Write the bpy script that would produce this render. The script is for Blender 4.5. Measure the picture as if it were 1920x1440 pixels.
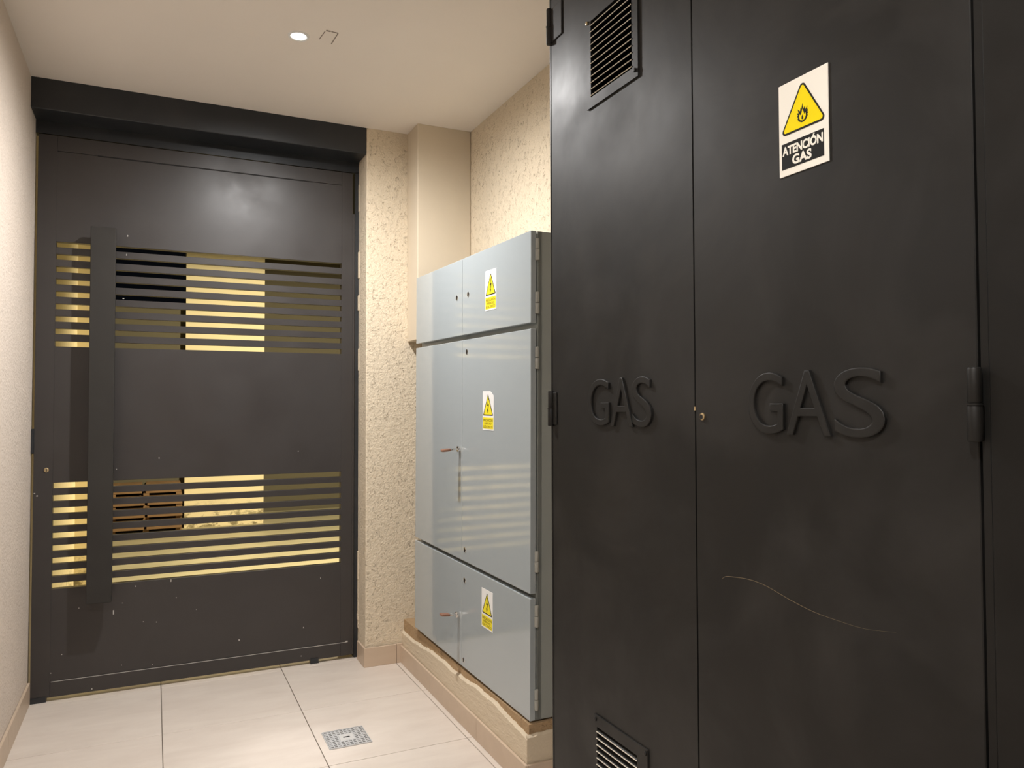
import bpy, bmesh, math, random
from mathutils import Matrix, Vector
random.seed(7)
SC = bpy.context.scene
COL = SC.collection
for o in list(bpy.data.objects):
    bpy.data.objects.remove(o)

# ------------------------------------------------------------ camera, world, light, exposure
H = 2.995                                  # ceiling height
CAM_H = 1.43
yaw, pitch, roll = [math.radians(a) for a in (-25.2, 1.667, -0.174)]
fw = Vector((-math.sin(yaw)*math.cos(pitch), math.cos(yaw)*math.cos(pitch), math.sin(pitch)))
rt = Vector((math.cos(yaw), math.sin(yaw), 0)); up = rt.cross(fw)
r2 = rt*math.cos(roll) + up*math.sin(roll); u2 = -rt*math.sin(roll) + up*math.cos(roll)
cd = bpy.data.cameras.new('camera'); cam = bpy.data.objects.new('camera', cd); COL.objects.link(cam)
cd.sensor_width = 36; cd.lens = 1425.9/1920*36; cd.clip_start = .02
m = Matrix((r2, u2, -fw)).transposed().to_4x4(); m.translation = (0, 0, CAM_H)
cam.matrix_world = m
SC.camera = cam
w = bpy.data.worlds.new('night'); SC.world = w; w.use_nodes = True
w.node_tree.nodes['Background'].inputs[0].default_value = (.010, .012, .016, 1)
w.node_tree.nodes['Background'].inputs[1].default_value = .15
SC.view_settings.view_transform = 'Standard'; SC.view_settings.look = 'None'
SC.view_settings.gamma = 1; SC.view_settings.use_curve_mapping = False
SC.view_settings.exposure = 0.38
LAMPS = [  # location, power, colour, tilt, label
    ((.537, 3.245, H), 68, (1, .98, .965), 0, 'small round white recessed downlight glowing in the ceiling in front of the dark door'),
    ((-.10, .20, H), 54, (1, .975, .955), 0, 'recessed downlight in the ceiling behind the camera'),
    ((1.9, 6.20, H), 185, (1, .87, .60), 40, 'recessed downlight under the passage roof beyond the dark slatted door'),
]

# ------------------------------------------------------------ helpers
POS = {}                                   # object -> origin in its root's frame
def link(name, me, mat, parent, loc):
    o = bpy.data.objects.new(name, me); COL.objects.link(o)
    if mat and not me.materials: me.materials.append(mat)
    loc = Vector(loc)
    if parent is None:
        o.location = loc; POS[o] = loc
    else:
        o.parent = parent; o.location = loc - POS[parent]; POS[o] = loc
    return o
def tomesh(name, bm, smooth=False):
    bmesh.ops.recalc_face_normals(bm, faces=bm.faces[:])
    me = bpy.data.meshes.new(name); bm.to_mesh(me); bm.free()
    if smooth:
        for p in me.polygons: p.use_smooth = True
        try: me.set_sharp_from_angle(angle=math.radians(40))
        except Exception: pass
    return me
def empty(name, loc, rot=(0, 0, 0)):
    o = bpy.data.objects.new(name, None); COL.objects.link(o); o.location = loc; o.rotation_euler = rot
    o.empty_display_size = .1
    POS[o] = Vector((0, 0, 0)) if any(rot) else Vector(loc); return o   # a rotated root keeps a local frame of its own
def tag(o, label=None, cat=None, group=None, kind=None):
    if label: o['label'] = label
    if cat: o['category'] = cat
    if group: o['group'] = group
    if kind: o['kind'] = kind
    return o
def add_box(bm, a, b, bevel=0, seg=1):
    a, b = Vector(a), Vector(b)
    r = bmesh.ops.create_cube(bm, size=1)
    vs = r['verts']
    for v in vs:
        v.co = Vector([(a[i]+b[i])/2 + v.co[i]*(b[i]-a[i]) for i in range(3)])
    if bevel:
        es = list({e for v in vs for e in v.link_edges})
        bmesh.ops.bevel(bm, geom=es, offset=bevel, segments=seg, affect='EDGES', profile=.5)
def box(name, a, b, mat, parent=None, bevel=0, seg=1, origin=None):
    a, b = Vector(a), Vector(b)
    c = Vector(origin) if origin else (a+b)/2
    bm = bmesh.new(); add_box(bm, a-c, b-c, bevel, seg)
    return link(name, tomesh(name, bm), mat, parent, c)
def centred(name, me, mat, parent):
    lo = Vector([min(v.co[k] for v in me.vertices) for k in range(3)]); hi = Vector([max(v.co[k] for v in me.vertices) for k in range(3)])
    c = (lo+hi)/2; me.transform(Matrix.Translation(-c))
    return link(name, me, mat, parent, c)
def boxes(name, lst, mat, parent=None, bevel=0):
    bm = bmesh.new()
    for a, b in lst: add_box(bm, a, b, bevel)
    return centred(name, tomesh(name, bm), mat, parent)
def add_cyl(bm, p, q, r, n=20, r2=None, cap=0.0):
    p, q = Vector(p), Vector(q); d = q-p; L = d.length
    rot = d.to_track_quat('Z', 'Y').to_matrix().to_4x4()
    g = bmesh.ops.create_cone(bm, cap_ends=True, segments=n, radius1=r, radius2=r if r2 is None else r2, depth=L,
                              matrix=Matrix.Translation((p+q)/2) @ rot)
    if cap:
        es = [e for e in {e for v in g['verts'] for e in v.link_edges} if any(len(f.verts) > 4 for f in e.link_faces)]
        bmesh.ops.bevel(bm, geom=es, offset=cap, segments=2, affect='EDGES', profile=.5)
def cyl(name, p, q, r, mat, parent=None, n=20, cap=0.0, r2=None):
    c = (Vector(p)+Vector(q))/2
    bm = bmesh.new(); add_cyl(bm, Vector(p)-c, Vector(q)-c, r, n, r2, cap)
    return link(name, tomesh(name, bm, True), mat, parent, c)
def plate_holes(name, axis, t0, t1, us, vs, holes, mat, parent=None):
    """Solid plate normal to axis ('x': u=y,v=z ; 'y': u=x,v=z ; 'z': u=x,v=y) on a grid, skipping hole cells."""
    bm = bmesh.new(); nu, nv = len(us), len(vs)
    def P(u, v, t):
        return {'x': (t, u, v), 'y': (u, t, v), 'z': (u, v, t)}[axis]
    solid = lambda i, j: 0 <= i < nu-1 and 0 <= j < nv-1 and (i, j) not in holes
    V = {}
    def vert(i, j, k):
        if (i, j, k) not in V: V[i, j, k] = bm.verts.new(P(us[i], vs[j], (t0, t1)[k]))
        return V[i, j, k]
    for i in range(nu-1):
        for j in range(nv-1):
            if not solid(i, j): continue
            for k in (0, 1): bm.faces.new([vert(i, j, k), vert(i+1, j, k), vert(i+1, j+1, k), vert(i, j+1, k)])
            for (di, dj, a, b) in ((-1, 0, (i, j), (i, j+1)), (1, 0, (i+1, j), (i+1, j+1)), (0, -1, (i, j), (i+1, j)), (0, 1, (i, j+1), (i+1, j+1))):
                if not solid(i+di, j+dj):
                    bm.faces.new([vert(*a, 0), vert(*b, 0), vert(*b, 1), vert(*a, 1)])
    return centred(name, tomesh(name, bm), mat, parent)
def flat(name, pts, depth, mat, parent, xf, off=0.0, bevel=0.0):
    """Polygon in a face plane (s right, t up), thickness depth toward the viewer; xf maps (s,t,n) to the parent's frame."""
    bm = bmesh.new()
    lo = [bm.verts.new((s, t, off)) for s, t in pts]
    f = bm.faces.new(lo)
    r = bmesh.ops.extrude_face_region(bm, geom=[f])
    for v in r['geom']:
        if isinstance(v, bmesh.types.BMVert): v.co.z += depth
    bmesh.ops.triangulate(bm, faces=[f for f in bm.faces if len(f.verts) > 4])
    bmesh.ops.transform(bm, matrix=xf, verts=bm.verts[:])
    return centred(name, tomesh(name, bm), mat, parent)
def ring_flat(name, outer, inner, depth, mat, parent, xf, off=0.0):
    bm = bmesh.new(); n = len(outer)
    L = [[bm.verts.new((s, t, z)) for s, t in pts] for pts in (outer, inner) for z in (off, off+depth)]
    o0, o1, i0, i1 = L
    for k in range(n):
        j = (k+1) % n
        for a, b in ((o1, i1), (o0, o1), (i0, i1), (o0, i0)):
            bm.faces.new([a[k], a[j], b[j], b[k]])
    bmesh.ops.transform(bm, matrix=xf, verts=bm.verts[:])
    return centred(name, tomesh(name, bm), mat, parent)
def text_mesh(s, extrude, bevel=0, res=6, bevres=2, offs=0.0):
    cu = bpy.data.curves.new('t', 'FONT'); cu.body = s; cu.extrude = extrude
    cu.bevel_depth = bevel; cu.offset = offs; cu.bevel_resolution = bevres; cu.resolution_u = res
    o = bpy.data.objects.new('t', cu); COL.objects.link(o)
    dg = bpy.context.evaluated_depsgraph_get()
    me = bpy.data.meshes.new_from_object(o.evaluated_get(dg))
    bpy.data.objects.remove(o); bpy.data.curves.remove(cu)
    return me
def letters(name, s, x0, x1, y0, y1, depth, mat, parent, xf, off=0.0, bold=0.0, bevel=0.0):
    """Text stretched into the box x0..x1, y0..y1 of the face plane, raised by depth."""
    me = text_mesh(s, .05, .0001 if not (bold or bevel) else max(bold, .0001))
    me.name = name
    xs = [v.co.x for v in me.vertices]; ys = [v.co.y for v in me.vertices]; zs = [v.co.z for v in me.vertices]
    ax, bx, ay, by, az, bz = min(xs), max(xs), min(ys), max(ys), min(zs), max(zs)
    for v in me.vertices:
        v.co = xf @ Vector((x0+(v.co.x-ax)/(bx-ax)*(x1-x0), y0+(v.co.y-ay)/(by-ay)*(y1-y0), off+(v.co.z-az)/(bz-az)*depth))
    me.materials.clear()
    return centred(name, me, mat, parent)

# ------------------------------------------------------------ materials
def mat(name, col, rough=.5, metal=0.0, spec=.5):
    m = bpy.data.materials.new(name); m.use_nodes = True
    b = m.node_tree.nodes['Principled BSDF']
    b.inputs['Base Color'].default_value = (*col, 1); b.inputs['Roughness'].default_value = rough
    b.inputs['Metallic'].default_value = metal; b.inputs['Specular IOR Level'].default_value = spec
    return m
class N:
    def __init__(s, m): s.m = m; s.t = m.node_tree; s.b = s.t.nodes['Principled BSDF']
    def n(s, typ, **kw):
        x = s.t.nodes.new(typ)
        for k, v in kw.items():
            if k in x.inputs: x.inputs[k].default_value = v
            else: setattr(x, k, v)
        return x
    def l(s, a, b): s.t.links.new(a, b)
    def coords(s, scale=(1, 1, 1)):
        tc = s.n('ShaderNodeNewGeometry'); mp = s.n('ShaderNodeMapping'); s.l(tc.outputs['Position'], mp.inputs['Vector'])
        mp.inputs['Scale'].default_value = scale; return mp.outputs[0]
    def noise(s, vec, scale, detail=3, rough=.5, dist=0.0):
        x = s.n('ShaderNodeTexNoise'); x.inputs['Scale'].default_value = scale; x.inputs['Detail'].default_value = detail
        x.inputs['Roughness'].default_value = rough; x.inputs['Distortion'].default_value = dist
        s.l(vec, x.inputs['Vector']); return x.outputs['Fac']
    def ramp(s, fac, stops):
        r = s.n('ShaderNodeValToRGB'); e = r.color_ramp.elements
        while len(e) < len(stops): e.new(.5)
        for k, (p, c) in enumerate(stops):
            e[k].position = p; e[k].color = (c, c, c, 1) if not hasattr(c, '__len__') else (*c, 1)
        s.l(fac, r.inputs[0]); return r.outputs[0]
    def math(s, op, a, b=None):
        x = s.n('ShaderNodeMath', operation=op)
        for k, v in enumerate((a, b)):
            if v is None: continue
            if isinstance(v, (int, float)): x.inputs[k].default_value = v
            else: s.l(v, x.inputs[k])
        return x.outputs[0]
    def mix(s, fac, a, b):
        x = s.n('ShaderNodeMix', data_type='RGBA')
        for v, k in ((fac, 0), (a, 6), (b, 7)):
            if isinstance(v, (int, float)): x.inputs[k].default_value = v
            elif isinstance(v, tuple): x.inputs[k].default_value = (*v, 1)
            else: s.l(v, x.inputs[k])
        return x.outputs[2]
    def bump(s, h, strength=.3, dist=.01):
        x = s.n('ShaderNodeBump'); x.inputs['Strength'].default_value = strength; x.inputs['Distance'].default_value = dist
        s.l(h, x.inputs['Height']); s.l(x.outputs[0], s.b.inputs['Normal'])
    def color(s, c): s.l(c, s.b.inputs['Base Color'])
    def rough(s, r): s.l(r, s.b.inputs['Roughness'])

def plaster(name, base, groove, amount=1.0, fine=1.0):
    """textured render: grainy relief with short thin worm-like grooves dragged downwards"""
    m = mat(name, base, .9, spec=.2); k = N(m)
    v = k.coords((1, 1, .72))
    a = k.noise(v, 60, 1.5, .45, 1.0)
    line = k.ramp(k.math('ABSOLUTE', k.math('SUBTRACT', a, .5)), [(.0, 1), (.007, .7), (.018, 0)])
    mask = k.ramp(k.noise(k.coords((1, 1, .8)), 40, 1), [(.52, 0), (.58, 1)])
    mask = k.math('MULTIPLY', mask, k.ramp(k.noise(k.coords(), 6, 2), [(.30, .3), (.55, 1)]))
    worm = k.math('MULTIPLY', k.math('MULTIPLY', line, mask), amount)
    grain = k.math('ADD', k.noise(k.coords(), 95, 3, .6), k.math('MULTIPLY', k.noise(k.coords(), 38, 2), .6))
    tone = k.noise(k.coords(), 3, 3)
    c = k.mix(tone, tuple(x*.95 for x in base), tuple(min(1, x*1.05) for x in base))
    k.color(k.mix(k.math('MULTIPLY', worm, .75), c, groove))
    h = k.math('SUBTRACT', k.math('MULTIPLY', grain, .8*fine), k.math('MULTIPLY', worm, .8))
    k.bump(h, .85, .0075)
    return m
def smooth_paint(name, base):
    m = mat(name, base, .8, spec=.25); k = N(m)
    t = k.noise(k.coords(), 2.2, 3); k.color(k.mix(t, tuple(x*.97 for x in base), tuple(min(1, x*1.03) for x in base)))
    k.bump(k.noise(k.coords(), 45, 3), .08, .004); return m
def dark_metal(name, base, rough, smudge, spec=.5):
    m = mat(name, base, rough, spec=spec); k = N(m)
    v = k.coords()
    s = k.ramp(k.noise(v, 2.6, 5, .62, .6), [(.42, 0), (.72, 1)])
    c = k.mix(k.math('MULTIPLY', s, smudge), base, (.16, .15, .14))
    k.color(c)
    k.rough(k.ramp(k.noise(v, 5, 4), [(.3, rough-.05), (.75, rough+.09)]))
    k.bump(k.noise(v, 3.2, 2), .05, .012)
    return m
def tile_mat(name, a, b, streak=(1.2, 4, 4)):
    m = mat(name, a, .42, spec=.4); k = N(m)
    oi = k.n('ShaderNodeObjectInfo')
    sv = k.n('ShaderNodeVectorMath', operation='ADD'); k.l(k.coords(streak), sv.inputs[0])
    ml = k.n('ShaderNodeVectorMath', operation='SCALE'); ml.inputs[0].default_value = (13, 7, 5); k.l(oi.outputs['Random'], ml.inputs['Scale'])
    k.l(ml.outputs[0], sv.inputs[1])
    f = k.noise(sv.outputs[0], 2.6, 6, .62, .5)
    k.color(k.mix(k.ramp(f, [(.3, 0), (.7, 1)]), a, b))
    k.bump(k.noise(k.coords(), 90, 3), .05, .003)
    return m

M = {}
M['wall_worm'] = plaster('textured cream render', (.72, .62, .47), (.40, .31, .21), .95)
M['wall_left'] = plaster('fine cream render', (.71, .62, .535), (.45, .37, .30), .2, .9)
M['ceiling'] = smooth_paint('ceiling paint', (.84, .78, .71))
M['smooth'] = smooth_paint('smooth cream paint', (.63, .545, .42))
M['lintel'] = dark_metal('black blue paint', (.016, .019, .023), .42, .08)
M['door'] = dark_metal('dark brown black door paint', (.038, .0335, .032), .41, .05)
M['door_handle'] = dark_metal('dark pull bar paint', (.030, .0275, .0245), .68, .04, .3)
M['gas'] = dark_metal('black gas cabinet paint', (.0080, .0077, .0070), .52, .11, .38)
M['gas_inside'] = mat('cabinet inside', (.01, .009, .008), .8)
M['tile'] = tile_mat('cream stone tile', (.64, .56, .49), (.72, .645, .57))
M['base_tile'] = tile_mat('beige skirting tile', (.55, .43, .32), (.60, .475, .36))
M['grout'] = mat('grey brown grout', (.26, .22, .18), .9)
M['plinth'] = smooth_paint('rough plinth plaster', (.66, .56, .42))
k = N(M['plinth'])
k.bump(k.noise(k.coords((1, .5, 1.5)), 38, 5, .65), .5, .012)
M['mortar'] = plaster('raw brown mortar', (.42, .29, .165), (.16, .11, .07), .7)
g = mat('grey enamel', (.30, .335, .36), .075, spec=.75); k = N(g)
k.color(k.mix(k.noise(k.coords(), 1.6, 3), (.36, .40, .415), (.385, .425, .44)))
k.bump(k.noise(k.coords((1, .35, 1)), 3.5, 2), .02, .02)
M['grey'] = g
M['grey_side'] = mat('grey enamel side', (.30, .32, .30), .3)
M['chrome'] = mat('chrome', (.75, .74, .72), .14, 1.0)
M['grip'] = mat('brown grip', (.26, .13, .085), .45)
M['brass'] = mat('brass', (.62, .50, .30), .3, 1.0)
M['blackhole'] = mat('dark keyhole', (.006, .006, .006), .7)
M['hinge_grey'] = mat('grey hinge', (.42, .42, .38), .35)
M['white'] = mat('sign ivory plastic', (.93, .90, .81), .45, spec=.3)
M['sticker_white'] = mat('sticker white', (.86, .86, .85), .35)
M['yellow'] = mat('sign yellow', (.93, .74, .0), .55, spec=.15)
M['sticker_yellow'] = mat('sticker yellow', (.88, .76, .03), .35)
M['black'] = mat('sign black print', (.012, .0115, .011), .6, spec=.2)
M['ink_brown'] = mat('sticker faded print', (.30, .23, .01), .5)
M['steel'] = mat('zinc grate', (.60, .60, .60), .4, .25)
M['steel_light'] = mat('grate bright plate', (.72, .71, .69), .4, .25)
M['drain_dark'] = mat('drain dark', (.10, .095, .09), .7)
M['scratch'] = mat('tan scratch', (.20, .155, .095), .7)
M['scuff'] = mat('pale scuffed edge', (.42, .40, .38), .6)
M['lip'] = mat('pale louvre lip', (.66, .61, .50), .45)
M['fleck'] = mat('pale paint fleck', (.50, .48, .45), .6)
M['rail'] = dark_metal('gas panel paint', (.0065, .0062, .0054), .5, .05, .3)
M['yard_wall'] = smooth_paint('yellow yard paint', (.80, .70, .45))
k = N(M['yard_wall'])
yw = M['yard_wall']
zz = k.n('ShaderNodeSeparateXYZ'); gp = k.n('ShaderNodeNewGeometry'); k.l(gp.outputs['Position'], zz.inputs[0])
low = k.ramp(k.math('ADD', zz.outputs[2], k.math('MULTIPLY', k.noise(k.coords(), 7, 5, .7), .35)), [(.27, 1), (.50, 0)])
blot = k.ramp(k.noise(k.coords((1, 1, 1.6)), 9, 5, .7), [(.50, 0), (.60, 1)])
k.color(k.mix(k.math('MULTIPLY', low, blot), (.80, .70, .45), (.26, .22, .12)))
M['yard_dim'] = smooth_paint('shaded olive yard paint', (.13, .115, .075))  # dark olive; the back wall's shade is put into this colour
M['yard_floor'] = tile_mat('yard floor', (.42, .38, .24), (.50, .45, .30))
M['plank'] = mat('brown plank', (.22, .12, .05), .7); k = N(M['plank'])
k.color(k.mix(k.noise(k.coords((3, 1, 30)), 4, 4), (.12, .062, .025), (.34, .20, .09)))
M['lamp_ring'] = mat('white lamp ring', (.8, .8, .78), .4)
e = bpy.data.materials.new('lamp lens'); e.use_nodes = True
e.node_tree.nodes['Principled BSDF'].inputs['Emission Color'].default_value = (1, .97, .92, 1)
e.node_tree.nodes['Principled BSDF'].inputs['Emission Strength'].default_value = 25
M['lens'] = e
def S(o, label=None): return tag(o, label, None, None, 'structure')

# ------------------------------------------------------------ setting
XL, XO, YW, YD, XR = -.54, 1.066, 4.173, 4.345, 1.621
YB = -2.4
# floor
fl = S(box('floor', (XL, YB, -.08), (XR, 4.42, -.012), M['grout'], origin=(0, 0, 0)), 'cream stone tiled floor of the entrance passage')
xs = [XL, .0458, .6428, 1.236, XR]
ys = [4.42, 4.305, 3.700, 3.091]
while ys[-1] > YB: ys.append(max(YB, ys[-1]-.607))
cache = {}
for i in range(len(xs)-1):
    for j in range(len(ys)-1):
        x0, x1, y1, y0 = xs[i], xs[i+1], ys[j], ys[j+1]
        if y1-y0 < .02: continue
        gp_ = .0016
        key = (round(x1-x0, 3), round(y1-y0, 3))
        c = Vector(((x0+x1)/2, (y0+y1)/2, -.006))
        if key not in cache:
            bm = bmesh.new(); add_box(bm, (-(x1-x0)/2+gp_, -(y1-y0)/2+gp_, -.006), ((x1-x0)/2-gp_, (y1-y0)/2-gp_, .006), .001)
            cache[key] = tomesh('tile', bm)
        link('tile', cache[key], M['tile'], fl, c)
S(box('ceiling', (XL-.16, YB-.15, H), (XR+.16, 4.6, H+.1), M['ceiling'], origin=(0, 0, H)), 'smooth warm white painted ceiling')
ceil = bpy.data.objects['ceiling']

ceil = bpy.data.objects['ceiling']
# hairline outline of a patched square next to the lamp
def seam(p, q, wd):
    p, q = Vector((*p, H)), Vector((*q, H)); d = (q-p).normalized(); n = Vector((-d.y, d.x, 0))*wd/2
    bm = bmesh.new(); a = [p+n, q+n, q-n, p-n]
    lo = [bm.verts.new(v - Vector((0, 0, .0012))) for v in a]; hi = [bm.verts.new(v + Vector((0, 0, .001))) for v in a]
    bm.faces.new(lo); bm.faces.new(hi)
    for t in range(4): bm.faces.new([lo[t], lo[(t+1) % 4], hi[(t+1) % 4], hi[t]])
    centred('patch_seam', tomesh('patch_seam', bm), M['grout'], ceil)
seam((.633, 3.150), (.652, 3.151), .009); seam((.655, 3.151), (.681, 3.152), .006)
seam((.630, 3.160), (.622, 3.236), .003); seam((.683, 3.154), (.677, 3.26), .004)
# walls
S(box('wall_left', (XL-.16, YB, -.02), (XL, 4.6, H+.005), M['wall_left']), 'fine textured cream plaster wall at the left')
S(box('wall_right', (XR, YB, -.02), (XR+.16, 4.6, H+.005), M['wall_worm']), 'textured cream plaster wall behind the grey cabinet')
S(box('wall_back', (XL-.16, YB-.15, -.02), (XR+.16, YB, H+.005), M['wall_left']), 'plain cream wall behind the camera')
S(box('wall_far', (XO, YW, -.02), (XR, 4.6, H+.005), M['wall_worm'], bevel=.006, seg=2), 'textured cream pier between the dark door and the grey cabinet')
S(box('trim_1', (XL, YW, 2.847), (XO, 4.42, H+.002), M['lintel'], bevel=.003), 'black painted lintel beam over the dark door')
S(box('trim_2', (1.304, 3.986, 1.797), (XR, YW, H+.002), M['smooth'], bevel=.004), 'smooth beige boxed column above the grey cabinet')
# skirting of tiles
bl = S(box('baseboard_left', (XL, YB, 0), (XL+.006, YD, .100), M['grout']), 'beige tile skirting along the left wall')
y = YD
while y > YB+.05:
    y1 = max(YB, y-.6)
    box('tile', (XL+.001, y1+.001, .0005), (XL+.0125, y-.001, .104), M['base_tile'], bl, bevel=.001)
    y = y1
bf = S(box('baseboard_far', (XO-.004, YW-.006, 0), (1.283, YW+.03, .098), M['grout']), 'beige tile skirting around the foot of the pier')
box('tile', (XO-.0125, YW-.010, .0005), (XO-.001, YD-.03, .104), M['base_tile'], bf, bevel=.001)
box('tile', (XO-.0125, YW-.0225, .0005), (1.236, YW-.011, .104), M['base_tile'], bf, bevel=.001)
box('tile', (1.238, YW-.0225, .0005), (1.272, YW-.011, .106), M['base_tile'], bf, bevel=.001)

# masonry plinth under the grey cabinet
PX, PY0 = 1.287, 2.594
wp = S(box('wall_plinth', (PX, PY0, -.01), (XR, YW, .232), M['mortar']), 'low masonry plinth of raw mortar under the grey cabinet')
random.seed(3)
def coat(name, along, a, b, base, thick, z0, ztop, n, fixed):
    """plaster coat with a ragged upper edge"""
    bm = bmesh.new(); cols = []
    for t in range(n+1):
        u = a+(b-a)*t/n
        zt = ztop(u) + random.uniform(-.0025, .0025)
        f = (lambda u, d, z: (base-d, u, z)) if along == 'y' else (lambda u, d, z: (u, base-d, z))
        cols.append([bm.verts.new(f(u, d, z)) for d, z in ((0, z0), (thick, z0), (thick, zt-.008), (thick*.35, zt), (0, zt))])
    for t in range(n):
        for q in range(4): bm.faces.new([cols[t][q], cols[t+1][q], cols[t+1][q+1], cols[t][q+1]])
    for c in (cols[0], cols[-1]): bm.faces.new(c)
    return centred(name, tomesh(name, bm), M['plinth'], wp)
coat('plaster_coat', 'y', PY0-.0095, YW-.001, PX, .014, .09, lambda u: .190+.020*math.sin(u*2.6)+.006*math.sin(u*9)+.002*math.sin(u*31), 90, None)
coat('plaster_coat', 'x', PX-.0125, XR, PY0, .012, .09, lambda u: .198, 16, None)
bp_ = S(box('baseboard_plinth', (PX-.015, PY0-.013, 0), (PX-.002, YW, .088), M['grout']), 'beige tile skirting along the foot of the plinth')
for a, b in ((YW-.012, 3.652), (3.650, 3.050), (3.048, PY0-.0225)):
    box('tile', (PX-.0265, b, .0005), (PX-.0152, a, .0935), M['base_tile'], bp_, bevel=.001)
box('tile', (PX-.0145, PY0-.0245, .0005), (XR, PY0-.0135, .0935), M['base_tile'], bp_, bevel=.001)

# ------------------------------------------------------------ door frame and door
df = S(boxes('trim_3', [((XL, YD+.004, 2.7855), (XO, YD+.06, 2.848)), ((1.0445, YD+.004, 0), (XO+.003, YD+.06, 2.79)),
        ], M['lintel']), 'narrow dark metal frame around the door leaf')
DZ = [2.252-.0617*k for k in range(9)]; DH = .027
LZ = [1.0605-.0612*k for k in range(9)]; LH = .029
x0, x1 = -.528, 1.0415; sx0, sx1 = -.446, .967
T = .045
door = empty('door_1', ((x0+x1)/2, YD, 0)); S(door, 'tall dark metal door with two bands of horizontal slots and a long vertical pull bar')
F0, F1 = YD, YD+T
boxes('leaf_frame', [((x0, F0, .020), (sx0, F1, 2.780)), ((sx1, F0, .020), (1.0295, F1, 2.780)), ((1.029, F0, .020), (x1, F1, 2.545)),
                     ((sx0, F0, .020), (sx1, F1, .095)), ((sx0, F0, 2.705), (sx1, F1, 2.780))], M['door'], door, bevel=.0012)
D0 = F0+.002
box('panel', (sx0-.002, D0, DZ[0]), (sx1+.002, F1-.004, 2.7035), M['door'], door, bevel=.001)
box('panel', (sx0-.002, D0, LZ[0]), (sx1+.002, F1-.004, DZ[8]-DH), M['door'], door, bevel=.001)
box('panel', (sx0-.002, D0, .0965), (sx1+.002, F1-.004, LZ[8]-LH), M['door'], door, bevel=.001)
for zs, h in ((DZ, DH), (LZ, LH)):
    me = None
    for t in range(8):
        za, zb = zs[t+1], zs[t]-h
        c = ((sx0+sx1)/2, (D0+D0+.03)/2, (za+zb)/2)
        if me is None:
            bm = bmesh.new(); hx = (sx1-sx0)/2+.001; add_box(bm, (-hx, -.015, -(zb-za)/2), (hx, .015, (zb-za)/2), .001); me = tomesh('slat', bm)
        link('slat', me, M['door'], door, c)
# pale worn edge above the bottom rail
boxes('scuffed_edge', [((sx0+.004, F0-.0006, .0925), (sx1+.03, F0+.001, .0955))], M['scuff'], door)
box('weld_seam', (-.27, F0-.0008, 2.7005), (.80, F0+.003, 2.7045), M['blackhole'], door)
hd = box('door_handle', (-.2905, YD-.105, .474), (-.180, YD-.055, 2.322), M['door_handle'], door, bevel=.003, seg=2)
for z in (.72, 2.10): box('mount', (-.262, YD-.057, z-.03), (-.208, YD+.003, z+.03), M['door_handle'], hd)
lk = cyl('lock', (-.4735, YD+.002, 1.125), (-.4735, YD-.004, 1.125), .011, M['brass'], door, cap=.001)
box('keyhole', (-.4755, YD-.0046, 1.118), (-.4715, YD-.003, 1.132), M['blackhole'], lk)
box('pivot_foot', (x0-.008, YD-.004, 0), (-.462, YD+.04, .026), M['lintel'], door)
box('hinge', (-.5392, YD-.007, 1.206), (-.5268, YD+.02, 1.326), M['lintel'], door, bevel=.002)
box('floor_bolt', (.80, YD-.006, .001), (.845, YD+.03, .03), M['lintel'], door)
# specks of dried paint stuck on the door
bm = bmesh.new()
for X, Z, a, b in ((-.327, .437, 1, 1.2), (-.187, .466, 1.3, 2.4), (-.175, .399, 1.2, 5), (.114, .441, 1, 1), (.211, .368, .8, .8), (-.039, .335, 1, 1), (.022, .326, 1, 1), (-.398, .22, 1.2, 1.2),
                   (-.136, .13, .7, 1), (.005, .113, .8, .8), (-.266, .033, 1.2, 1.6), (-.443, .136, 1, 1), (-.136, .441, .7, .7), (.425, .181, 1.6, 2.2), (.762, .205, 1.1, 1.7), (1.002, .097, 3, 2),
                   (.75, .051, 1, 1), (-.131, 2.309, 1.2, 2), (-.135, 2.211, .7, 2.5), (-.147, 1.985, 2, 1), (.026, 1.167, 1, 1.8), (-.169, 1.117, 1, 1), (-.522, 1.012, 1.6, 1), (-.511, 1.0, 1.6, 1.4),
                   (.088, .531, .9, 3), (-.076, .519, 1, 1.5), (.854, .469, .8, 2), (.729, 1.183, 1, 1.3)):
    y = YD+(.002 if sx0 < X < sx1 and .096 < Z else 0)
    add_box(bm, (X-.0021*a, y-.0010, Z-.0021*b), (X+.0021*a, y+.0008, Z+.0021*b), .0006)
pf = centred('paint_flecks', tomesh('paint_flecks', bm), M['fleck'], door); pf['kind'] = 'stuff'; pf['label'] = 'pale flecks of dried paint'
# broken plaster along the right jamb
random.seed(11)
bm = bmesh.new()
for t in range(13):
    z = random.choice((random.uniform(.15, .55), random.uniform(1.2, 2.6), random.uniform(.15, 1.2)))
    hgt = random.uniform(.03, .16); d = random.uniform(.002, .005)
    add_box(bm, (XO-.001-d, YD-.012-random.uniform(.0, .012), z), (XO+.002, YD+.005, z+hgt), .002)
pc = centred('plaster_chips', tomesh('plaster_chips', bm), M['plinth'], bpy.data.objects['wall_far']); pc['kind'] = 'stuff'

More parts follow.
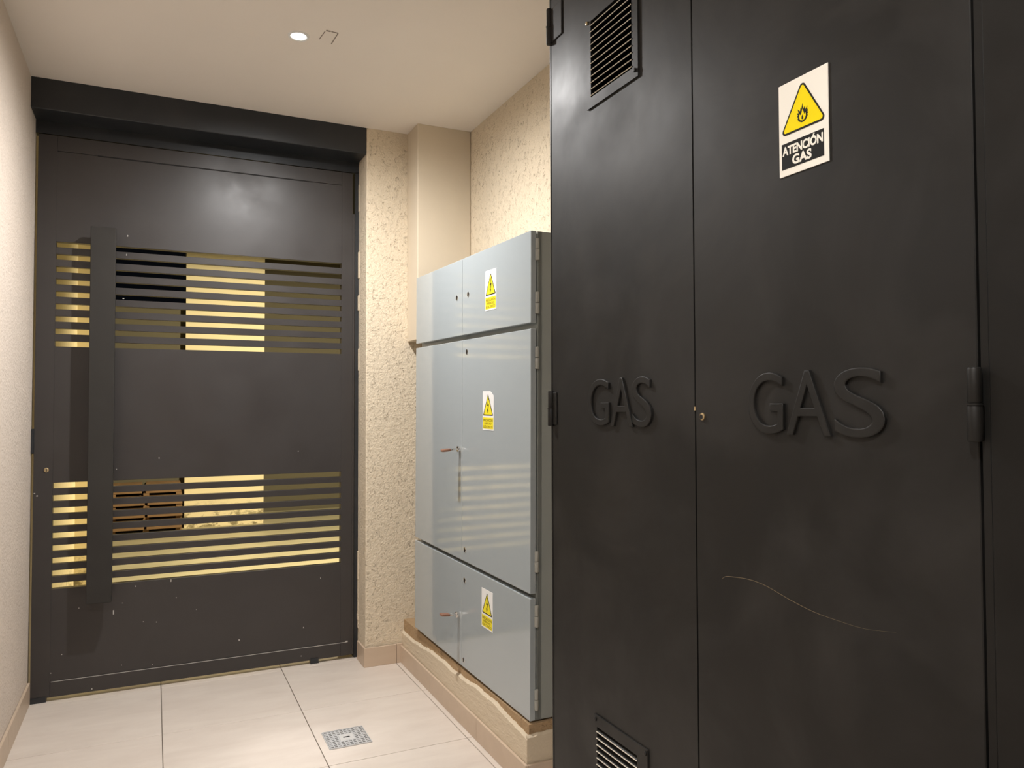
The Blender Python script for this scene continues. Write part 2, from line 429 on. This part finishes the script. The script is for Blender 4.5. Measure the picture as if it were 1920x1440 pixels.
# ------------------------------------------------------------ gas cabinet
GX = 1.1
gas = tag(empty('gas_cabinet', (1.36, 1.07, 0)), 'tall black metal gas cabinet with raised GAS lettering on two doors', 'cabinet')
GY0, GY1, GZ0, GZ1 = .09, 2.050, .05, H-.002
boxes('body', [((GX+.024, GY1-.003, GZ0), (XR-.002, GY1, GZ1)), ((GX+.024, GY0, GZ0), (XR-.002, GY0+.003, GZ1)), ((XR-.006, GY0, GZ0), (XR-.003, GY1, GZ1)),
               ((GX+.024, GY0, GZ0), (XR-.003, GY1, GZ0+.003)), ((GX+.024, GY0, GZ1-.003), (XR-.003, GY1, GZ1)), ((GX+.03, .70, GZ0), (XR-.006, .703, GZ1))], M['gas'], gas)
boxes('base', [((GX+.05, GY0+.02, 0), (XR-.01, GY1-.02, GZ0))], M['gas'], gas)
d1 = plate_holes('door', 'x', GX, GX+.022, [1.3735, 1.604, 1.805, 2.0465], [.06, .365, .560, 2.291, 2.507, H-.012],
                 {(1, 1), (1, 3)}, M['gas'], gas)
d2 = box('door', (GX, .7225, .06), (GX+.022, 1.3700, H-.012), M['gas'], gas, bevel=.0015)
box('fixed_strip', (GX+.0005, .7050, .06), (GX+.022, .7185, H-.012), M['rail'], gas, bevel=.001)
box('side_panel', (GX-.002, GY0, .06), (GX+.022, .7045, H-.012), M['rail'], gas, bevel=.0015)
box('edge_bead', (GX-.0015, 2.0475, .06), (GX+.024, 2.054, H-.012), M['gas'], gas, bevel=.0008)
def vent(ya, yb, za, zb, iy0, iy1, iz0, iz1, n, screws):
    e0, e1 = GX-.0045, GX+.0005
    v = plate_holes('vent_grille', 'x', e0, e1, [ya, iy0, iy1, yb], [za, iz0, iz1, zb], {(1, 1)}, M['gas'], gas)
    pitch = (iz1-iz0)/n; me = None
    for t in range(n):
        z = iz0+pitch*(t+.5)
        if me is None:
            bm = bmesh.new(); hl = (iy1-iy0)/2+.001
            pr = [(-.0068, -.0058), (-.0080, -.0042), (-.0066, -.0026), (.0105, .0075), (.0113, .0063)]
            A = [bm.verts.new((x, -hl, zz_)) for x, zz_ in pr]; B = [bm.verts.new((x, hl, zz_)) for x, zz_ in pr]
            bm.faces.new(A); bm.faces.new(B)
            for q in range(5): bm.faces.new([A[q], A[(q+1) % 5], B[(q+1) % 5], B[q]])
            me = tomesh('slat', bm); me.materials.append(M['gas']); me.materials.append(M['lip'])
            for p in me.polygons:                     # the thin front lip takes a paler colour than the slat
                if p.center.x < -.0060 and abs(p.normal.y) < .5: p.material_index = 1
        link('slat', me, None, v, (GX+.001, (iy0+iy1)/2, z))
    for sy, sz, mm in screws:
        cyl('screw', (e0+.001, sy, sz), (e0-.004, sy, sz), .0055, M[mm], v, n=12, cap=.0015)
    return v
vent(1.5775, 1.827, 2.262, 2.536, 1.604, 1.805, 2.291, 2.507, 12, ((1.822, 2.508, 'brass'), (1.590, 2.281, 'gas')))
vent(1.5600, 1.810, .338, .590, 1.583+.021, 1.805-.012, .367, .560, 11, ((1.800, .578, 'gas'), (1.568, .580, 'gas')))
def hinge(y, z0, z1, leaf, r=.0095, x=GX-.006):
    hz = (z0+z1)/2
    bm = bmesh.new()
    add_cyl(bm, (x, y, z0), (x, y, hz-.001), r, 18, cap=.0025); add_cyl(bm, (x, y, hz+.001), (x, y, z1), r*.92, 18, cap=.0025)
    add_cyl(bm, (x, y, hz-.0015), (x, y, hz+.0015), r*1.08, 18)
    h = centred('hinge', tomesh('hinge', bm, True), M['gas'], gas)
    if leaf:
        box('hinge_leaf', (GX-.0045, y-leaf, z0+.004), (GX+.001, y-.004, z1-.004), M['gas'], h, bevel=.0025, seg=2)
    return h
hinge(2.047, 2.545, 2.657, .075); hinge(2.047, 1.369, 1.476, .03); hinge(.7205, 1.376, 1.485, 0, .0105, GX-.011)
# lettering: face looks along -x, so right is -y
GF = Matrix(((0, 0, -1, GX), (-1, 0, 0, 0), (0, 1, 0, 0), (0, 0, 0, 1)))
for dr, spans in ((d1, ((-1.830, -1.722), (-1.714, -1.611), (-1.613, -1.531))), (d2, ((-1.196, -1.102), (-1.094, -.989), (-.981, -.877)))):
    for ch, (a, b) in zip('GAS', spans):
        me = text_mesh(ch, .05, .013, 8, 2, -.013); me.name = 'letter'
        X = [v.co.x for v in me.vertices]; Y = [v.co.y for v in me.vertices]; Z = [v.co.z for v in me.vertices]
        zl, zh = (1.3765, 1.5025) if dr is d1 else (1.3740, 1.4945)
        for v in me.vertices:
            v.co = GF @ Vector((a+(v.co.x-min(X))/(max(X)-min(X))*(b-a), zl+(v.co.y-min(Y))/(max(Y)-min(Y))*(zh-zl), -.003+(v.co.z-min(Z))/(max(Z)-min(Z))*.0095))
        for p in me.polygons: p.use_smooth = True
        me.set_sharp_from_angle(angle=math.radians(35))
        me.materials.clear(); centred('letter', me, M['gas'], dr)
lk = cyl('lock', (GX+.002, 1.345, 1.4057), (GX-.0035, 1.345, 1.4057), .0085, M['brass'], d2, n=18, cap=.001)
cyl('keyhole', (GX-.003, 1.3465, 1.4050), (GX-.0040, 1.3465, 1.4050), .0052, M['blackhole'], lk, n=14)
box('latch', (GX-.001, 1.3695, 1.419), (GX+.02, 1.3740, 1.4275), M['brass'], gas)
# long curved scratch on the wide door
pts = [(1.2878, 1.0602), (1.2780, 1.0668), (1.2628, 1.0703), (1.2087, 1.0757), (1.16, 1.073), (1.097, 1.06), (1.0387, 1.0509), (.981, 1.0484), (.9264, 1.0492), (.8666, 1.0591)]
def smoothline(P, n=8):
    P = [Vector(p) for p in P]; out = []
    for t in range(len(P)-1):
        a, b, c, d = P[max(t-1, 0)], P[t], P[t+1], P[min(t+2, len(P)-1)]
        for q in range(n):
            u = q/n
            out.append(.5*((2*b)+(c-a)*u+(2*a-5*b+4*c-d)*u*u+(3*b-a-3*c+d)*u**3))
    return out+[P[-1]]
L = smoothline(pts); bm = bmesh.new(); prev = None
for t, p in enumerate(L):
    wd = .0011*min(1, (len(L)-1-t)/40+.15)
    a, b = bm.verts.new((GX-.0006, p.x, p.y+wd/2)), bm.verts.new((GX-.0006, p.x, p.y-wd/2))
    if prev: bm.faces.new([prev[0], a, b, prev[1]])
    prev = (a, b)
centred('scratch', tomesh('scratch', bm), M['scratch'], d2)['label'] = 'long thin tan scratch'

# ------------------------------------------------------------ gas warning sign
SG = tag(empty('warning_sign', (GX, 1.046, 1.871)), 'ivory sign with a flame triangle above the words ATENCIÓN GAS', 'sign')
def tri_round(cx, y0, y1, wd, r, n=7):
    A = [Vector((cx-wd/2, y0)), Vector((cx+wd/2, y0)), Vector((cx, y1))]; out = []
    for k in range(3):
        p, a, b = A[k], (A[k-1]-A[k]).normalized(), (A[(k+1) % 3]-A[k]).normalized()
        half = math.acos(max(-1, min(1, a.dot(b))))/2; L = r/math.tan(half); c = p+(a+b).normalized()*(r/math.sin(half))
        s_, e_ = p+a*L-c, p+b*L-c
        a0, a1 = math.atan2(s_.y, s_.x), math.atan2(e_.y, e_.x)
        while a1 < a0: a1 += 2*math.pi
        for t in range(n+1): out.append((c.x+r*math.cos(a0+(a1-a0)*t/n), c.y+r*math.sin(a0+(a1-a0)*t/n)))
    return out
s0, s1, z0, z1 = -1.1065, -.987, 1.8715, 2.0510
flat('board', [(s0, z0), (s1, z0), (s1, z1), (s0, z1)], .003, M['white'], SG, GF, -.0014)
O = tri_round(-1.0465, 1.9495, 2.0435, .1130, .0075); I = tri_round(-1.0465, 1.9535, 2.0370, .1015, .0045)
flat('triangle', I, .0004, M['yellow'], SG, GF, .0016); ring_flat('triangle_border', O, I, .0006, M['black'], SG, GF, .0016)
fl_pts = [(-.2, 0), (.2, 0), (.62, .2), (.85, .55), (.78, .72), (1.0, .86), (.80, .92), (.98, 1.3), (.68, 1.12), (.80, 1.62), (.46, 1.30), (.34, 1.72), (.10, 1.42), (.02, 2.15),
          (-.20, 1.55), (-.32, 1.70), (-.42, 1.32), (-.82, 1.66), (-.66, 1.18), (-.95, 1.25), (-.76, .92), (-1.0, .86), (-.76, .70), (-.86, .5), (-.62, .2)]
fc = lambda p, q=1.0, dx=0, dy=0: [(-1.0465+dx+x*.0145*q, 1.9625+dy+y*.0165*q) for x, y in p]
flat('flame', fc(fl_pts), .0003, M['black'], SG, GF, .0020)
inner = [(0, .15), (.40, .30), (.56, .62), (.50, .95), (.30, .78), (.16, 1.15), (.0, 1.5), (-.14, 1.1), (-.34, .85), (-.52, 1.0), (-.56, .62), (-.40, .30)]
flat('flame_core', fc(inner), .0003, M['yellow'], SG, GF, .0023)
flat('flame_spark', fc([(0, .28), (.16, .4), (.12, .62), (0, .85), (-.12, .62), (-.16, .4)]), .0003, M['black'], SG, GF, .0026)
flat('text_panel', [(-1.1000, 1.8845), (-.9975, 1.8845), (-.9975, 1.9345), (-1.1000, 1.9345)], .0004, M['black'], SG, GF, .0016)
letters('lettering', 'ATENCIÓN', -1.0980, -.9995, 1.9105, 1.9325, .0004, M['white'], SG, GF, .0020, bold=.04)
letters('lettering', 'GAS', -1.0735, -1.0265, 1.8885, 1.9075, .0004, M['white'], SG, GF, .0020, bold=.04)

# ------------------------------------------------------------ grey electrical cabinet (hung a touch out of true)
EC = tag(empty('electrical_cabinet', (1.294, 2.604, 0), (.013, 0, .0198)), 'grey six-door metal electrical cabinet on the masonry plinth beside the gas cabinet', 'cabinet')
UL, US = 1.320, .677
rows = [(.2395, .7005), (.7180, 1.7250), (1.7480, 2.1010)]
bx1 = .300
boxes('body', [((.033, .002, .2400), (bx1, .006, 2.1000)), ((.033, UL-.004, .2400), (bx1, UL, 2.1000)), ((.05, .006, .2400), (.054, UL-.004, 2.1000)),
               ((.033, .006, 2.0950), (bx1, UL-.004, 2.1000)), ((.033, .006, .2400), (bx1, UL-.004, .2450)),
               ((.033, .006, .6950), (.052, UL-.004, .7230)), ((.033, .006, 1.7220), (.052, UL-.004, 1.7510)), ((.030, .002, .2400), (.05, .012, 2.1005)),
               ((.033, US-.02, .245), (.052, US+.02, 2.095))], M['grey_side'], EC)
drs = {}
for r, (za, zb) in enumerate(rows):
    for c, (ua, ub) in enumerate(((0, US-.0012), (US+.0012, UL))):
        drs[r, c] = box('door', (0, ua, za), (.024, ub, zb), M['grey'], EC, bevel=.0022, seg=2)
for za, zb in ((1.988, 2.072), (1.783, 1.867), (1.572, 1.657), (.799, .879), (.592, .674), (.279, .357)):
    zm = (za+zb)/2; bm = bmesh.new()
    add_cyl(bm, (.0265, -.0015, za), (.0265, -.0015, zm-.0006), .0085, 14, cap=.002); add_cyl(bm, (.0265, -.0015, zm+.0006), (.0265, -.0015, zb), .0078, 14, cap=.002)
    centred('hinge', tomesh('hinge', bm, True), M['hinge_grey'], EC)
for r, c, u, z in ((2, 1, .743, 1.928), (2, 0, .608, 1.929), (1, 0, .621, 1.669), (1, 0, .636, .772), (0, 0, .637, .634), (0, 0, .644, .272)):
    lk = cyl('lock', (.002, u, z), (-.0025, u, z), .0115, M['chrome'], drs[r, c], n=18, cap=.001)
    box('lock_slot', (-.0032, u-.0045, z-.0085), (-.002, u+.0045, z+.0085), M['blackhole'], lk)
def lever(r, u, z, dz):
    h = cyl('handle', (.002, u, z), (-.014, u, z), .0135, M['chrome'], drs[r, 1], n=18, cap=.002)
    bm = bmesh.new()
    for du in (-.007, .007):
        add_cyl(bm, (-.010, u+du, z), (-.050, u+du+.003, z+dz*.4), .0042, 10, cap=.001)
    add_box(bm, (-.052, u-.009, z+dz*.4-.005), (-.044, u+.015, z+dz*.4+.005), .0015)
    centred('stem', tomesh('stem', bm, True), M['chrome'], h)
    bm = bmesh.new(); add_box(bm, (-.090, u-.012, z+dz-.006), (-.046, u+.018, z+dz+.006), .004, 2)
    for v in bm.verts:
        t = (v.co.x+.046)/-.044; v.co.z -= dz*.6*(1-t)
    centred('grip', tomesh('grip', bm, True), M['grip'], h)
lever(1, .700, 1.224, -.006); lever(0, .705, .463, .008)

# electrical warning stickers on its right-hand doors
GE = EC.matrix_basis.copy()
GE = Matrix.LocRotScale(EC.location, EC.rotation_euler, None)
GL = Matrix(((0, 0, -1, 0), (-1, 0, 0, 0), (0, 1, 0, 0), (0, 0, 0, 1)))
def sticker(s0, s1, z0, z1, cut, label, tilt=0):
    o = bpy.data.objects.new('warning_sticker', None); COL.objects.link(o); o.empty_display_size = .05
    o.location = GE @ Vector((0, -(s0+s1)/2, z0)); o.rotation_euler = EC.rotation_euler; POS[o] = Vector((0, -(s0+s1)/2, z0))
    tag(o, label, 'sticker', 'yellow electrical warning stickers')
    W, Hh = s1-s0, z1-z0; cx = (s0+s1)/2
    P = [(s0, z0), (s1, z0), (s1, z1), (s0, z1)]
    if cut: P = [(s0, z0), (s1, z0), (s1, z1-.020), (s1-.036, z1), (s0, z1)]
    flat('backing', P, .0008, M['sticker_white'], o, GL, .0002)
    flat('text_panel', [(s0+.004, z0+.006), (s1-.004, z0+.006), (s1-.004, z0+Hh*.325), (s0+.004, z0+Hh*.325)], .0003, M['sticker_yellow'], o, GL, .001)
    a, b = z0+Hh*.375, z1-Hh*.07
    O = tri_round(cx, a, b, W*.90, .003, 4); I = tri_round(cx, a+.0042, b-.008, W*.755, .002, 4)
    flat('triangle', I, .0003, M['sticker_yellow'], o, GL, .001); ring_flat('triangle_border', O, I, .0004, M['black'], o, GL, .001)
    q = (b-a)
    bolt = [(.05, .78), (-.09, .44), (.015, .46), (-.05, .27), (-.085, .28), (-.02, .10), (.055, .25), (.015, .26), (.10, .52), (-.01, .50), (.09, .78)]
    flat('lightning_bolt', [(cx+x*q, a+y*q) for x, y in bolt], .0003, M['black'], o, GL, .0013)
    tz = z0+.006; th = Hh*.325-.006
    for t, (tx, f0, f1, ww) in enumerate((('PRECAUCIÓN', .64, .93, .84), ('RIESGO', .38, .58, .62), ('ELÉCTRICO', .08, .33, .82))):
        letters('lettering', tx, cx-W*ww/2, cx+W*ww/2, tz+th*f0, tz+th*f1, .0003, M['ink_brown'], o, GL, .0013, bold=.03)
sticker(-.4205, -.3080, 1.8330, 2.0045, False, 'yellow lightning warning sticker on the upper right door of the grey cabinet')
sticker(-.4430, -.3300, 1.3225, 1.4895, True, 'yellow lightning sticker with a cut corner on the tall middle door')
sticker(-.4465, -.3340, .4800, .6455, False, 'yellow lightning warning sticker on the lower right door of the grey cabinet')

# ------------------------------------------------------------ floor drain
DX0, DX1, DY0, DY1 = .6755, .8560, 3.2275, 3.4085
DR = tag(empty('floor_drain', ((DX0+DX1)/2, (DY0+DY1)/2, 0)), 'square perforated metal floor drain set in the cream tiles', 'drain')
box('pan', (DX0, DY0, .0002), (DX1, DY1, .0008), M['drain_dark'], DR)
ring = lambda a: [(DX0+a, DY0+a), (DX1-a, DY0+a), (DX1-a, DY1-a), (DX0+a, DY1-a)]
ring_flat('rim', ring(0), ring(.004), .0032, M['steel'], DR, Matrix.Identity(4), .0004)
ux = [DX0+.006]; nx = 10
us, holes = [], set()
pit = (DX1-DX0-.012)/nx
us = sorted([DX0+.006]+[DX0+.006+pit*(t+.16) for t in range(nx)]+[DX0+.006+pit*(t+.84) for t in range(nx)]+[DX1-.006])
vs = sorted([DY0+.006]+[DY0+.006+pit*(t+.28) for t in range(nx)]+[DY0+.006+pit*(t+.72) for t in range(nx)]+[DY1-.006])
for i in range(nx):
    for j in range(nx):
        if 3 <= i <= 6 and 3 <= j <= 6: continue
        holes.add((2*i+1, 2*j+1))
plate_holes('grate', 'z', .0010, .0032, us, vs, holes, M['steel'], DR)
cxd, cyd = (DX0+DX1)/2, (DY0+DY1)/2
lid = box('lift_plate', (cxd-.030, cyd-.030, .003), (cxd+.030, cyd+.030, .0045), M['steel_light'], DR, bevel=.0006)
box('lift_slot', (cxd-.014, cyd-.0045, .0042), (cxd+.014, cyd+.0045, .0050), M['blackhole'], lid)

# ------------------------------------------------------------ downlights
for (loc, power, colr, tilt, label) in LAMPS:
    dl = tag(empty('downlight', loc), label, 'ceiling light')
    x, y, z = loc
    bm = bmesh.new(); n = 32
    prof = [(.031, .0005), (.031, -.003), (.036, -.0055), (.043, -.004), (.045, .0005)]
    R = [[bm.verts.new((r*math.cos(2*math.pi*k/n), r*math.sin(2*math.pi*k/n), h)) for r, h in prof] for k in range(n)]
    for k in range(n):
        for q in range(5): bm.faces.new([R[k][q], R[k][(q+1) % 5], R[(k+1) % n][(q+1) % 5], R[(k+1) % n][q]])
    link('trim_ring', tomesh('trim_ring', bm, True), M['lamp_ring'], dl, loc)
    cyl('lens', (x, y, z+.001), (x, y, z-.0025), .0315, M['lens'], dl, n=32)
    ld = bpy.data.lights.new('lamp_light', 'SPOT'); ld.spot_size = math.radians(177); ld.spot_blend = 1.0
    ld.shadow_soft_size = .028; ld.energy = power*4; ld.color = colr
    lo = bpy.data.objects.new('lamp_light', ld); COL.objects.link(lo); lo.location = (x, y, z-.0040-.02*(tilt > 0)); lo.rotation_euler = (math.radians(tilt), 0, 0)

# ------------------------------------------------------------ yard beyond the door
YR = 6.70
fy = S(box('floor_yard', (-3, 4.421, -.08), (6, 13, -.004), M['yard_floor'], origin=(0, 0, 0)), 'dull tiled floor of the yard beyond the door')
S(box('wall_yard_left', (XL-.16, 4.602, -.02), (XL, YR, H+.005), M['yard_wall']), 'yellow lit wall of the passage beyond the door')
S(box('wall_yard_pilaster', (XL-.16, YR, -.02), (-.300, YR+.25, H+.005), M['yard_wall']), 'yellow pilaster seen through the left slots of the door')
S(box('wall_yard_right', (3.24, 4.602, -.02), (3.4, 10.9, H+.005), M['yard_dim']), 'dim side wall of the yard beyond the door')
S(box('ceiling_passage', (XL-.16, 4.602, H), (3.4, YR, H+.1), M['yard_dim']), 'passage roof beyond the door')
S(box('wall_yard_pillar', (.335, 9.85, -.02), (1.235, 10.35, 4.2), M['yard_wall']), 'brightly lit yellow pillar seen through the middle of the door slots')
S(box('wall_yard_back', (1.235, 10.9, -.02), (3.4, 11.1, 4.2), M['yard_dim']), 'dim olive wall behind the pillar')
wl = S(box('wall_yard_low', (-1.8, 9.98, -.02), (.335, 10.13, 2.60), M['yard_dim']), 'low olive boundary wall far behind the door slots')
# stack of brown planks leaning in the yard, left of the pillar
st = tag(empty('plank_stack', (-.05, 9.77, 0)), 'brown wooden plank stack seen through the lower door slots left of the bright pillar', 'planks')
random.seed(5)
for t, z in enumerate((.045, .18, .315, .45)):
    for q in range(2):
        a = -.46+.385*q+random.uniform(-.02, .02)
        box('plank', (a, 9.58+.02*t, z), (a+.365, 9.965, z+.105), M['plank'], st, bevel=.003)
for a in (-.44, -.10, .24):
    for t, z in enumerate((0, .150, .285, .420)):
        box('bearer', (a, 9.64, z), (a+.06, 9.96, (.045, .18, .315, .45)[t]), M['plank'], st)
